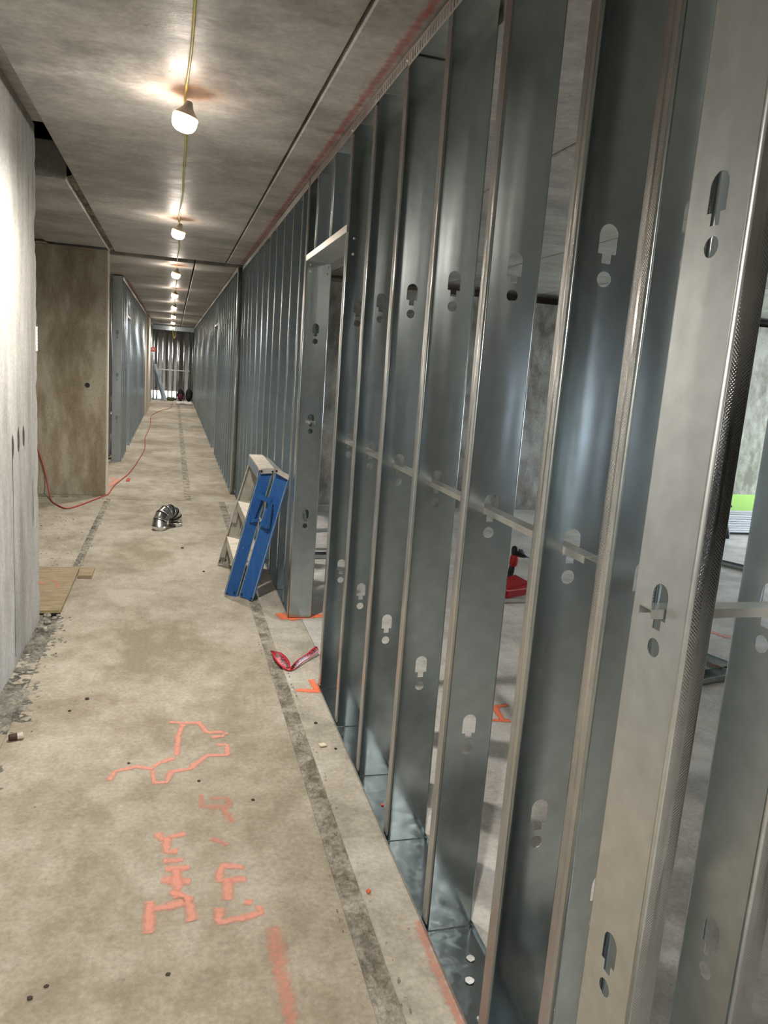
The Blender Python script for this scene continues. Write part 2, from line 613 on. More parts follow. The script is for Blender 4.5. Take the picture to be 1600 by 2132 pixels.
# ragged mortar in the open joint on the left
bm = BM()
def jf(x, y):
    e = (x + 0.668) / 0.062
    return (x + 0.012 * fbm(y * 6, 3.0), y, H + 0.035 + 0.02 * fbm(x * 30, y * 14) - 0.028 * max(0, fbm(y * 2.2, 8.0)))
grid(bm, -0.672, -0.604, 5.34, 8.76, 6, 180, jf)
jm = obj('mortar_fill', bm, M['rubble'], ceiling)
jm['kind'] = 'stuff'
# chalk line sprayed along the head of the right wall
CH = paint('red_chalk', (0.62, 0.10, 0.09), 0.55, 0.95, 40.0, 0.5)
bm = BM()
ribbon(bm, [(0.677, 1.2), (0.677, 8.7)], 0.065, H - 0.0012, None, 0.4)
for f in bm.faces:
    f.normal_flip()
obj('chalk_line', bm, CH, ceiling)
bm = BM()
ribbon(bm, [(-0.66, 11.4), (-0.66, 19.9)], 0.10, H - 0.0012, None, 0.4)
ribbon(bm, [(0.672, 9.0), (0.672, 19.9)], 0.08, H - 0.0012, None, 0.4)
for f in bm.faces:
    f.normal_flip()
obj('chalk_line', bm, CH, ceiling)

# ================================================================== CONCRETE WALLS
bm = BM()
def wallf(y, z):
    edge = max(0.0, 1 - (4.40 - y) / 0.05)
    x = -0.690 + 0.0035 * fbm(y * 1.3, z * 1.3) - edge * 0.010 * max(0, fbm(y * 9, z * 9, 4.0)) - (0.018 * max(0, fbm(z * 6.0, 2.0) - 0.1) * edge)
    return (x, y, z)
vs = grid(bm, -4, 4.40, 0, 2.578, 2, 2, wallf)
bmesh.ops.delete(bm, geom=list(bm.verts), context='VERTS')
ys = [-4 + 0.8 * i for i in range(8)] + [1.7 + 0.03 * i for i in range(91)]
zs = [2.578 * j / 86 for j in range(87)]
rows = [[bm.verts.new(wallf(y, z)) for y in ys] for z in zs]
for j in range(len(zs) - 1):
    for i in range(len(ys) - 1):
        bm.faces.new((rows[j][i + 1], rows[j][i], rows[j + 1][i], rows[j + 1][i + 1]))
# end return and back
for j in range(len(zs) - 1):
    a, b = rows[j][-1], rows[j + 1][-1]
    c = bm.verts.new((-0.89, 4.40, zs[j]))
    d = bm.verts.new((-0.89, 4.40, zs[j + 1]))
    bm.faces.new((a, b, d, c))
box(bm, (-0.89, -4, 0), (-0.72, 4.395, 2.578))
wall_left = struct(obj('wall_left', bm, M['wall']))
# gouges and drips, board marks cast in the wall face
GD = plain('gouge_dark', (0.05, 0.042, 0.033), 0.9)
for (y, z, ry, rz) in ((3.735, 1.045, 0.022, 0.055), (3.868, 1.062, 0.022, 0.06), (4.0, 1.066, 0.02, 0.05), (4.222, 0.70, 0.012, 0.16), (4.13, 0.33, 0.010, 0.05)):
    bm = BM()
    bmesh.ops.create_icosphere(bm, subdivisions=3, radius=1.0)
    for v in bm.verts:
        n = 1 + 0.25 * fbm(v.co.y * 2 + y, v.co.z * 2)
        v.co = V((v.co.x * 0.005, v.co.y * ry * n, v.co.z * rz * n))
    obj('gouge', bm, GD, wall_left, (-0.6925, y, z))
for y, z0, z1 in ((3.72, 0.05, 1.0), (4.21, 0.0, 2.3), (4.33, 0.1, 2.5)):
    bm = BM()
    rings(bm, [(0.0, 0.006 * fbm(z * 3, y), z) for z in [z0 + (z1 - z0) * k / 24 for k in range(25)]], 0.0014, 5)
    obj('form_line', bm, GD if y < 4 else M['wall'], wall_left, (-0.690, y, 0))
# small paper label near the wall's end
bm = BM()
box(bm, (-0.692, 4.366, 1.475), (-0.685, 4.394, 1.60))
lb = obj('paper_label', bm, plain('label_paper', (0.75, 0.74, 0.72), 0.7, 0, 0.03), wall_left)
bm = BM()
for k in range(6):
    box(bm, (-0.6852, 4.374, 1.49 + 0.017 * k), (-0.6846, 4.386, 1.496 + 0.017 * k))
obj('print', bm, plain('label_ink', (0.25, 0.22, 0.3), 0.7), lb)

bm = BM()
box(bm, (-6, 8.40, 0), (-0.668, 8.62, 2.49), 0.004)
brown = struct(obj('wall_far_left', bm, M['brown']))
bm = BM()
box(bm, (-0.668, 8.415, 0), (-0.655, 8.61, 2.49), 0.003)
obj('lit_end_face', bm, M['cream'], brown)  # cream instead of brown: corridor light on this end put into the colour
bm = BM()
bmesh.ops.create_uvsphere(bm, u_segments=20, v_segments=10, radius=0.026)
for v in bm.verts:
    v.co.y *= 0.25
obj('tie_hole', bm, M['dark'], brown, (-0.846, 8.402, 1.146))
SPK = plain('lime_speck', (0.30, 0.27, 0.21), 0.9)
bm = BM()
for k in range(46):
    x = -0.70 - 0.6 * random.random() ** 1.3
    z = 2.45 * random.random()
    r = 0.004 + 0.006 * random.random()
    bmesh.ops.create_icosphere(bm, subdivisions=1, radius=r, matrix=Matrix.Translation((x, 8.40, z)) @ Matrix.Diagonal((1, 0.3, 1, 1)))
for k in range(30):
    bmesh.ops.create_icosphere(bm, subdivisions=1, radius=0.003 + 0.005 * random.random(), matrix=Matrix.Translation((-0.672 - 0.02 * random.random(), 8.40, 2.4 * random.random())) @ Matrix.Diagonal((1, 0.3, 1.6, 1)))
sp = obj('lime_specks', bm, SPK, brown)
sp['kind'] = 'stuff'

# right-hand room
bm = BM()
box(bm, (0.95, 8.20, 0), (9.4, 8.38, 2.40), 0.004)
struct(obj('wall_far_right', bm, M['room']))
bm = BM()
box(bm, (8.9, -4, 0), (9.1, 4.4, 3.2))
box(bm, (8.9, 7.9, 0), (9.1, 8.2, 3.2))
box(bm, (8.9, 4.4, 2.15), (9.1, 7.9, 3.2))
struct(obj('wall_right_outer', bm, M['room']))
bm = BM()
box(bm, (-6.2, -4.2, 0), (3.68, -4.0, 3.2))
box(bm, (3.98, -4.2, 0), (9.4, -4.0, 3.2))
box(bm, (3.62, -4.2, 0), (4.10, -4.0, 1.12))
box(bm, (3.62, -4.2, 1.42), (4.10, -4.0, 3.2))
struct(obj('wall_back', bm, M['room']))
bm = BM()
box(bm, (-6.2, -4, 0), (-6.0, 31, 3.2))
struct(obj('wall_left_outer', bm, M['room']))
bm = BM()
box(bm, (9.2, 8.4, 0), (9.4, 31, 3.2))
struct(obj('wall_right_far_outer', bm, M['room']))
bm = BM()
box(bm, (-6, 28.5, 0.27), (9.4, 28.7, 3.2))
box(bm, (-6, 28.5, 0.0), (-0.8, 28.7, 0.27))
box(bm, (0.33, 28.5, 0.0), (9.4, 28.7, 0.27))
struct(obj('wall_end', bm, M['grey']))
bm = BM()
box(bm, (-40, -40, -0.5), (60, 90, -0.32))
struct(obj('ground_outside', bm, plain('outside_ground', (0.45, 0.44, 0.42), 0.9)))

# ================================================================== STUD WALLS
S_FULL = stud_mesh('stud', 2.50)
S_FAR = stud_mesh('stud', 2.50, KZ, D, FL, False)
S_CRIP = stud_mesh('cripple_stud', 0.40, (), D, FL, False)
S_MID = stud_mesh('stud', 2.50)
S_MID.materials[0] = M['galv_far']
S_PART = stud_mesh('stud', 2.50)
S_PART.materials[0] = M['galv_lit']
S_PART.materials[1] = M['knurl_dim']
S_JAMB = stud_mesh('jamb_stud', 2.50, (0.63, 1.19, 1.70), 0.146, 0.05)

scr = BM()
lathe(scr, [(0.0058, 0.0), (0.0058, 0.0012), (0.0046, 0.003), (0.002, 0.0036), (0.0001, 0.0036)], 10)
bmesh.ops.rotate(scr, verts=scr.verts, cent=(0, 0, 0), matrix=Matrix.Rotation(-math.pi / 2, 3, 'Y'))
SCREW = bpy.data.meshes.new('screw')
scr.to_mesh(SCREW)
scr.free()
SCREW.materials.append(M['bright'])


def put(name, me, parent, loc, rotz=0.0, thick=True):
    o = link(name, me, None, parent, loc, (0, 0, rotz))
    if thick:
        solid(o)
    return o


def channel_y(y0, y1, x, z, parent, w=0.031, leg=0.013):
    bm = BM()
    for a, b in (((x - w / 2, y0, z), (x + w / 2, y1, z + 0.0014)), ((x - w / 2, y0, z - leg), (x - w / 2 + 0.0014, y1, z)), ((x + w / 2 - 0.0014, y0, z - leg), (x + w / 2, y1, z))):
        box(bm, a, b)
    return obj('bridging_channel', bm, M['bright'], parent)


# --- A: the near run of the right wall, with the doorway
A = thing('metal_stud_wall', 'long galvanized stud wall along the right of the corridor, with the open doorway', 'stud wall', (WX, 1.0, 0))


def la(p):
    return (p[0] - WX, p[1] - 1.0, p[2])


near = [1.068, 1.312, 1.716, 2.125, 2.53, 2.932, 3.322]
for y in near:
    put('stud', S_FULL, A, la((WX, y, 0.004)))
put('stud', S_JAMB, A, la((WX - 0.004, 4.362, 0.004))).name = 'jamb_stud'
far = [4.41, 4.595, 4.95, 5.345, 5.755, 6.155, 6.57, 7.0, 7.50, 7.82, 8.25, 8.52]
for y in far:
    put('stud', S_MID, A, la((WX, y, 0.004)))
for y in (3.70, 4.112):
    put('cripple_stud', S_CRIP, A, la((WX, y, 2.082)))
A.location = (WX, 1.0, 0)
tr = track_mesh(0.012, 2.36, -0.002, D + 0.002, 0.0015, 0.012)
solid(obj('bottom_track', tr, M['galv'], A), 0.0012)
tr = track_mesh(3.36, 7.62, -0.002, D + 0.002, 0.0015, 0.012)
solid(obj('bottom_track', tr, M['galv'], A), 0.0012)
bm = track_mesh(0.0, 1.52, -0.006, D + 0.004, 2.497, 0.046, False, (0.05, 1.50))
solid(obj('top_track', bm, M['bright'], A), 0.0012)
bm = track_mesh(1.50, 7.66, -0.002, D + 0.002, 2.507, 0.040, False, (1.53, 2.9))
solid(obj('top_track', bm, M['bright'], A), 0.0012)
# door header: upside-down track with its flange up on the corridor side
bm = track_mesh(2.325, 3.372, -0.0035, D + 0.0035, 2.074, 0.030)
for a in (2.325, 3.372):
    s = 1 if a < 3 else -1
    box(bm, (0.004, a, 2.022), (D - 0.004, a + s * 0.0014, 2.074))
solid(obj('door_header', bm, M['bright'], A), 0.0012)
channel_y(1.235 - 1, 3.40 - 1, 0.0665, 1.186, A)
channel_y(4.28 - 1, 8.55 - 1, 0.0665, 1.192, A)
for y in near[1:] + far:
    put('screw', SCREW, A, (-0.0028, y - 1.0 + 0.02, 2.482), 0, False)
for (x, y, z) in ((0.02, 3.361, 2.055), (0.118, 3.361, 2.05), (0.02, 3.361, 2.02), (0.118, 3.361, 2.015)):
    o = put('screw', SCREW, A, (x, y, z), math.pi / 2, False)
for (x, y, z) in ((0.03, 2.32, 2.05), (0.028, 2.32, 1.985)):
    put('screw', SCREW, A, (x, y, z), math.pi / 2, False)
# shot pins in the bottom track, two with white blobs of dust
BLOB = plain('white_dust', (0.75, 0.76, 0.74), 0.9)
for (x, y) in ((0.055, 0.53), (0.085, 0.60)):
    bm = BM()
    for k in range(9):
        a = 2 * math.pi * k / 9
        bmesh.ops.create_icosphere(bm, subdivisions=1, radius=0.0055 + 0.002 * random.random(), matrix=Matrix.Translation((0.006 * math.cos(a), 0.006 * math.sin(a), 0.0)) @ Matrix.Diagonal((1, 1, 0.35, 1)))
    obj('dust_blob', bm, BLOB, A, (x, y, 0.0045))
for (x, y) in ((0.035, 0.42), (0.06, 1.55), (0.05, 2.05)):
    o = put('screw', SCREW, A, (x, y, 0.0025), 0, False)
    o.rotation_euler = (0, math.pi / 2, 0)

# --- corner partition running to the right, its studs turned a quarter
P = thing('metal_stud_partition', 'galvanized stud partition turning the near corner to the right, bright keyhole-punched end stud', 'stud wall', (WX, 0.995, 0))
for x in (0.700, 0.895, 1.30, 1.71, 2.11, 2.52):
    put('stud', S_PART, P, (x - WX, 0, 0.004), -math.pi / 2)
bm = BM()
for z, s in ((0.0015, 1), (2.506, -1)):
    f = 0.012 if s > 0 else 0.046
    bm2 = track_mesh(-D - 0.002, 0.002, 0, 2.0, z, f, s > 0)
    bm2.free()
    q = BM()
    box(q, (-0.002, -D - 0.002, z), (2.0, 0.002, z + 0.0012))
    box(q, (-0.002, -D - 0.003, min(z, z + s * f)), (2.0, -D - 0.002, max(z, z + s * f)))
    box(q, (0.006 + FL, 0.001, min(z, z + s * f)), (2.0, 0.002, max(z, z + s * f)))
    obj('bottom_track' if s > 0 else 'top_track', q, M['galv'], P)
bm.free()
q = BM()
for a, b in (((-0.024, -D / 2 - 0.0155, 1.188), (1.95, -D / 2 + 0.0155, 1.1894)), ((-0.024, -D / 2 - 0.0155, 1.175), (1.95, -D / 2 - 0.0141, 1.188)), ((-0.024, -D / 2 + 0.0141, 1.175), (1.95, -D / 2 + 0.0155, 1.188))):
    box(q, a, b)
obj('bridging_channel', q, M['bright'], P)


# --- other runs of studs further down
def run(name, label, y0, y1, x0, spacing=0.405, door=None, tr_mat='bright', first=0.0):
    t = thing(name, label, 'stud wall', (x0, y0, 0))
    y = first
    L = y1 - y0
    while y < L - 0.05:
        if not (door and door[0] < y0 + y < door[1]):
            put('stud', S_FAR, t, (0, y, 0.004))
        elif True:
            put('cripple_stud', S_CRIP, t, (0, y, 2.06))
        y += spacing
    put('stud', S_FAR, t, (0, L - 0.05, 0.004))
    segs = [(0, L)]
    if door:
        segs = [(0, door[0] - y0 + 0.03), (door[1] - y0 - 0.03, L)]
        for dy in door:
            put('stud', S_FAR, t, (0, dy - y0 + (0.0 if dy == door[0] else 0.0), 0.004))
        bm = track_mesh(door[0] - y0, door[1] - y0, -0.003, D + 0.003, 2.03, 0.03)
        solid(obj('door_header', bm, M['bright'], t), 0.0012)
    for a, b in segs:
        solid(obj('bottom_track', track_mesh(a, b, -0.002, D + 0.002, 0.0015, 0.014), M['galv_far'], t), 0.0012)
    solid(obj('top_track', track_mesh(0, L, -0.003, D + 0.003, 2.507, 0.045, False), M[tr_mat], t), 0.0012)
    return t


B = run('metal_stud_wall', 'galvanized stud wall on the right of the corridor, starting behind the blue stepladder\'s run', 8.70, 19.95, 0.655, door=(12.45, 13.45), first=0.40)
put('stud', S_FAR, B, (0, D, 0.004), -math.pi / 2)
run('metal_stud_wall', 'far galvanized stud wall on the right, ending at the two dark backpacks', 20.2, 27.4, 0.655)
L1 = run('metal_stud_wall', 'galvanized stud wall on the left of the corridor, starting just past the brown concrete wall', 11.17, 17.65, -0.68 - D, 0.405, (12.3, 13.25))
run('metal_stud_wall', 'short galvanized stud wall on the left, just before the cream wall end', 17.85, 20.1, -0.68 - D, 0.40)
run('metal_stud_wall', 'farthest galvanized stud wall on the left, behind the red sign', 24.3, 27.4, -0.70 - D)
bm = BM()
box(bm, (-0.95, 20.25, 0), (-0.655, 24.2, 2.50), 0.005)
struct(obj('wall_left_cream', bm, M['cream']))

# studs across the end of the corridor
En = thing('metal_stud_wall', 'galvanized stud wall closing off the far end of the corridor, lit from behind below', 'stud wall', (-0.66, 27.6, 0))
for x in (-0.02, 0.10, 0.27, 0.47, 0.60, 0.76, 0.81, 0.98, 1.15, 1.27):
    put('stud', S_FAR, En, (x, D, 0.004), -math.pi / 2)
q = BM()
for (z0, z1) in ((0, 0.016), (2.36, 2.506)):
    box(q, (-0.06, -0.002, z0), (1.38, 0.0, z1))
    box(q, (-0.06, D, z0), (1.38, D + 0.002, z1))
obj('track', q, M['galv_far'], En)
q = BM()
box(q, (0.02, -0.012, 1.015), (1.20, 0.0, 1.045))
obj('bridging_channel', q, M['bright'], En)

# ================================================================== STRING LIGHTS
YEL = plain('yellow_cable_sheath', (0.55, 0.46, 0.10), 0.5)
GRY = plain('grey_socket', (0.42, 0.40, 0.37), 0.5)
ORG, nto, bso = new_mat('orange_collar')
bso.inputs['Base Color'].default_value = (0.85, 0.42, 0.10, 1)
tro = nd(nto, 'ShaderNodeBsdfTranslucent', {0: (0.9, 0.36, 0.10, 1)})
mxo = nd(nto, 'ShaderNodeMixShader', {0: 0.35, 1: bso.outputs[0], 2: tro.outputs[0]})
nto.links.new(mxo.outputs[0], nto.nodes['Material Output'].inputs[0])
mtg, ntg, bsg = new_mat('lit_frosted_globe')
bsg.inputs['Base Color'].default_value = (0.9, 0.88, 0.82, 1)
bsg.inputs['Emission Color'].default_value = (1.0, 0.93, 0.82, 1)
bsg.inputs['Emission Strength'].default_value = GLOBE_E


def mesh_of(bm, name, mt, smooth=True):
    me = bpy.data.meshes.new(name)
    bm.normal_update()
    bm.to_mesh(me)
    bm.free()
    me.materials.append(mt)
    for p in me.polygons:
        p.use_smooth = smooth
    return me


g = BM()
lathe(g, [(0.0572, -0.013), (0.0585, -0.026), (0.055, -0.045), (0.045, -0.060), (0.028, -0.070), (0.0001, -0.074)], 28)
G_ME = mesh_of(g, 'globe', mtg)
g = BM()
lathe(g, [(0.0575, -0.014), (0.0600, -0.008), (0.0575, -0.001), (0.054, 0.003)], 28)
O_ME = mesh_of(g, 'collar', ORG)
g = BM()
lathe(g, [(0.0545, 0.002), (0.050, 0.010), (0.036, 0.024), (0.024, 0.040), (0.017, 0.060), (0.012, 0.066), (0.0001, 0.066)], 24)
S_ME = mesh_of(g, 'socket', GRY)
bulbs = [0.30, 3.34, 6.25, 9.35, 12.45, 15.6, 19.0, 22.6, 26.4]
names = ['string bulb over the camera end of the corridor', 'nearest lit string bulb under the ceiling, large and white', 'second lit string bulb, just before the dark ceiling joint',
         'third lit string bulb, just past the dark ceiling joint', 'fourth lit string bulb down the row', 'fifth lit string bulb down the row',
         'sixth lit string bulb, before the next dark joint', 'seventh lit string bulb down the row', 'farthest lit string bulb, near the end stud wall']
spot = bpy.data.lights.new('bulb_light', 'SPOT')
spot.energy = BULB_W
spot.color = (1.0, 0.955, 0.88)
spot.spot_size = math.radians(152)
spot.spot_blend = 1.0
spot.shadow_soft_size = 0.035
spot_room = spot.copy()
spot_room.energy = 9.0
for i, y in enumerate(bulbs + [-2.8, -1.7]):
    lab = names[i] if i < len(names) else ['string bulb behind the camera', 'bulb hanging in the room behind the corner partition'][i - len(names)]
    t = thing('string_light_bulb', lab, 'light bulb', (0.036 - 0.0030 * y, y, 2.434), 0, 'string bulbs along the corridor ceiling')
    t.rotation_euler = (math.radians(8), math.radians(14), 0)
    t.scale = (0.84, 0.84, 0.84)
    if i == len(bulbs) + 1:
        t.location.x = 1.98
        t.scale = (0.6, 0.6, 0.6)
    link('globe', G_ME, None, t)
    link('collar', O_ME, None, t)
    link('socket', S_ME, None, t)
    lo = bpy.data.objects.new('bulb_light', spot if i <= len(bulbs) else spot_room)
    C.objects.link(lo)
    lo.parent = t
    lo.location = (0, 0, -0.11)
cable = thing('light_cable', 'yellow cable of the string lights running along the ceiling', 'cable', (0, 0, 2.5))
pts = []
allb = [-2.8] + bulbs + [26.9]
for i in range(len(allb) - 1):
    a, b = allb[i], allb[i + 1]
    for k in range(24):
        f = k / 24
        y = a + (b - a) * f
        x = 0.034 - 0.0030 * y + 0.014 * math.sin(math.pi * f) + 0.003 * math.sin(y * 5)
        near_b = math.exp(-(min(f, 1 - f) * (b - a) / 0.10) ** 2)
        z = 0.010 - 0.004 * math.sin(2 * math.pi * f) ** 2 - 0.008 * near_b
        pts.append((x, y, z))
bm = BM()
rings(bm, pts, 0.0048, 8)
obj('sheath', bm, YEL, cable, None, None, True)
bm = BM()
rings(bm, [(-0.05, 26.95, 0.0), (-0.045, 26.97, -0.25), (-0.02, 27.05, -0.42), (0.02, 27.1, -0.38), (0.04, 27.15, -0.1), (0.05, 27.2, 0.0)], 0.010, 8)
o = obj('cable_tail', bm, YEL, None, (0, 0, 2.5), None, True)
tag(o, 'yellow cable end hanging in a loop at the far end of the ceiling', 'cable')

# ================================================================== STEPLADDER
mtb, ntb, bsb = new_mat('blue_fibreglass')
vb = coords(ntb)
wear = nz(ntb, vb, 26, 5, 0.7)
wear2 = nz(ntb, coords(ntb, (6, 6, 1.2)), 9, 4, 0.7)
cb_ = mixc(ntb, ramp(ntb, wear2, [(0.45, 0.0), (0.75, 0.35)]), (0.010, 0.080, 0.29), (0.05, 0.20, 0.30))
cb_ = mixc(ntb, ramp(ntb, wear, [(0.66, 0.0), (0.72, 0.85)]), cb_, (0.45, 0.52, 0.55))
ntb.links.new(cb_, bsb.inputs['Base Color'])
bsb.inputs['Roughness'].default_value = 0.5
ALU = plain('worn_aluminium', (0.56, 0.54, 0.49), 0.5, 0.75, 0.15, 14)
TREAD = plain('dusty_tread', (0.66, 0.60, 0.50), 0.75, 0.1, 0.12, 20)
BOLT = plain('dark_bolt', (0.02, 0.02, 0.02), 0.6)
EDGE = plain('scuffed_edge', (0.24, 0.30, 0.31), 0.7)
lad = thing('stepladder', 'folded blue fiberglass stepladder with silver steps leaning on the studs', 'ladder', (0.46, 5.15, 0))


def lp(p):
    return (p[0] - 0.46, p[1] - 5.15, p[2])


def rail(name, p0, p1, u, w, v, f, t=0.005, mt=None):
    """C-section rail: web w wide along u, flanges f deep towards v"""
    p0, p1, u, v = V(p0), V(p1), V(u).normalized(), V(v).normalized()
    bm = BM()
    bar(bm, lp(p0), lp(p1), u, w, t)
    for s in (-1, 1):
        off = u * (s * (w / 2 - t / 2)) + v * (f / 2)
        bar(bm, lp(p0 + off), lp(p1 + off), v, f, t)
    return obj(name, bm, mt or mtb, lad)


# front section (with steps) and rear section folded against it
FB, FT = V((0.388, 4.80, 0.008)), V((0.583, 4.80, 0.835))
FB2, FT2 = V((0.388, 5.60, 0.004)), V((0.588, 5.46, 0.835))
ux = V((1, 0.0, -0.22))
r1 = rail('front_rail', FB, FT, ux, 0.080, (0, 1, 0), 0.03)
INN = plain('dusty_rail_inside', (0.46, 0.44, 0.38), 0.7, 0.1, 0.15, 16)
rail('front_rail', FB2, FT2, ux, 0.085, (0, -1, 0), 0.03, 0.005, INN)
RB, RT = V((0.478, 4.745, 0.006)), V((0.677, 4.765, 0.81))
RB2, RT2 = V((0.478, 5.62, 0.006)), V((0.665, 5.50, 0.81))
ur = V((1, -0.75, -0.2))
rail('rear_rail', RB, RT, ur, 0.098, (0.6, 1, 0.0), 0.026)
rail('rear_rail', RB2, RT2, V((1, 0.75, -0.2)), 0.085, (0.6, -1, 0), 0.026, 0.005, INN)
# pale worn edges on the near rails
for (a, b, u, w, mtx) in ((FB, FT, ux, 0.080, EDGE), (RB, RT, ur, 0.098, EDGE)):
    un = u.normalized()
    bm = BM()
    for s in (-1, 1):
        bar(bm, lp(a + un * (s * (w / 2 - 0.0015)) + V((0, -0.0025, 0))), lp(b + un * (s * (w / 2 - 0.0015)) + V((0, -0.0025, 0))), un, 0.004, 0.003)
    obj('worn_edge', bm, mtx, lad)
for k, f in enumerate((0.27, 0.60)):
    a = FB.lerp(FT, f)
    b = FB2.lerp(FT2, f)
    bm = BM()
    bar(bm, lp(a + V((0.012, 0.006, 0))), lp(b + V((0.012, -0.006, 0))), (1, 0, 0.02), 0.10, 0.012)
    st = obj('step', bm, TREAD, lad)
    bm = BM()
    bar(bm, lp(a + V((-0.040, 0.006, -0.026))), lp(b + V((-0.040, -0.006, -0.026))), (0.15, 0, 1), 0.05, 0.003)
    obj('step_front', bm, ALU, st)
    bm = BM()
    bm.free()
    for e, s in ((a, 1), (b, -1)):
        bm = BM()
        bar(bm, lp(e + V((-0.035, s * 0.012, -0.03))), lp(e + V((-0.06, s * 0.012, -0.16))), (1, 0, 0), 0.03, 0.003)
        obj('brace', bm, ALU, st)
bm = BM()
bar(bm, lp(FT + V((-0.005, -0.012, 0.008))), lp(FT2 + V((-0.005, 0.012, 0.008))), (1, 0, 0.0), 0.098, 0.018)
cap = obj('top_cap', bm, TREAD, lad)
bm = BM()
bar(bm, lp(FT + V((-0.055, -0.012, -0.022))), lp(FT2 + V((-0.055, 0.012, -0.022))), (0.1, 0, 1), 0.06, 0.004)
obj('cap_front', bm, plain('blue_grey_cap', (0.30, 0.38, 0.48), 0.5, 0.4), cap)
bm = BM()
bar(bm, lp(RT + V((-0.012, -0.02, 0.02))), lp(RT2 + V((-0.012, 0.02, 0.02))), (1, 0, -0.45), 0.07, 0.010)
obj('rear_cap', bm, ALU, lad)
# hinge plates with bolts on the near end
bm = BM()
bar(bm, lp(FT + V((-0.04, -0.016, -0.008))), lp(FT + V((0.045, -0.016, 0.0))), (0, 0, 1), 0.030, 0.006)
hp = obj('hinge_plate', bm, ALU, lad)
for x in (-0.034, 0.036):
    bm = BM()
    rings(bm, [lp(FT + V((x, -0.019, -0.006))), lp(FT + V((x, -0.025, -0.006)))], 0.007, 10)
    obj('bolt', bm, BOLT, hp)
bm = BM()
bar(bm, lp(RT + V((-0.045, -0.02, 0.034))), lp(RT + V((0.05, -0.06, -0.012))), (0, 0, 1), 0.030, 0.006)
hp = obj('hinge_plate', bm, ALU, lad)
for p in (V((-0.040, -0.026, 0.03)), V((0.043, -0.06, -0.008))):
    bm = BM()
    rings(bm, [lp(RT + p), lp(RT + p + V((0, -0.006, 0)))], 0.007, 10)
    obj('bolt', bm, BOLT, hp)
# folded spreader: a top plate with two bars below it
SP = [V((0.532, 4.785, 0.672)), V((0.612, 4.715, 0.648))]
bm = BM()
bar(bm, lp(SP[0]), lp(SP[1]), (0, 0, 1), 0.032, 0.012)
spd = obj('spreader', bm, mtb, lad)
bm = BM()
bar(bm, lp(V((0.545, 4.775, 0.655))), lp(V((0.498, 4.79, 0.495))), (1, 0, 0.2), 0.026, 0.010)
bar(bm, lp(V((0.604, 4.712, 0.640))), lp(V((0.594, 4.715, 0.475))), (1, 0, 0.1), 0.026, 0.010)
bar(bm, lp(V((0.500, 4.788, 0.508))), lp(V((0.540, 4.762, 0.520))), (0, 0, 1), 0.018, 0.008)
bar(bm, lp(V((0.552, 4.750, 0.505))), lp(V((0.592, 4.712, 0.482))), (0, 0, 1), 0.022, 0.008)
obj('spreader_bar', bm, mtb, spd)
# rivets at the feet
for p in (FB + V((-0.026, -0.004, 0.018)), FB + V((0.022, -0.004, 0.022)), RB + V((-0.024, 0.012, 0.026)), RB + V((0.034, -0.030, 0.010)),
          FB2 + V((-0.026, -0.006, 0.03)), FB2 + V((0.018, -0.006, 0.034))):
    bm = BM()
    rings(bm, [lp(p), lp(p + V((0, -0.005, 0)))], 0.006, 10)
    obj('rivet', bm, BOLT, lad)

# ================================================================== DUCT ELBOW
elb = thing('duct_elbow', 'shiny metal duct elbow bent in a U, standing on the corridor floor', 'duct', (-0.022, 6.86, 0))
ea, eb = V((-0.068, -0.090, 0)), V((0.068, 0.090, 0))
R = (eb - ea).length / 2
ax = (eb - ea).normalized()
def arc(t):
    return V((0, 0, 0.035)) + ax * (-R * math.cos(t)) + V((0, 0, R * math.sin(t)))
NG = 7
r0 = 0.060
for k in range(NG):
    bm = BM()
    t0, t1 = math.pi * k / NG, math.pi * (k + 1) / NG
    tm = (t0 + t1) / 2
    p0, p1 = arc(t0), arc(t1)
    if k == 0:
        p0 = arc(0)
    side = ax.cross(V((0, 0, 1)))
    def ring_at(t, r):
        c = arc(t)
        rad = (ax * (-math.cos(t)) + V((0, 0, math.sin(t))))
        return [bm.verts.new(c + rad * (r * math.cos(2 * math.pi * j / 24)) + side * (r * math.sin(2 * math.pi * j / 24))) for j in range(24)]
    seq = [(t0, r0 + 0.0035), (t0 + 0.025, r0 + 0.0035), (t0 + 0.035, r0), (t1 - 0.004, r0)]
    prev = None
    for t, r in seq:
        ring = ring_at(t, r)
        if prev:
            for j in range(24):
                f = bm.faces.new((prev[j], ring[j], ring[(j + 1) % 24], prev[(j + 1) % 24]))
                f.smooth = True
        prev = ring
    solid(obj('gore', bm, M['duct'], elb), 0.001)
for e in (ea, eb):
    bm = BM()
    prof = [(r0 - 0.001, 0.0), (r0 - 0.001, 0.028), (r0 + 0.003, 0.031), (r0 + 0.003, 0.037)]
    lathe(bm, prof, 24)
    for f in bm.faces:
        f.smooth = True
    solid(obj('collar', bm, M['duct'], elb, e), 0.001)

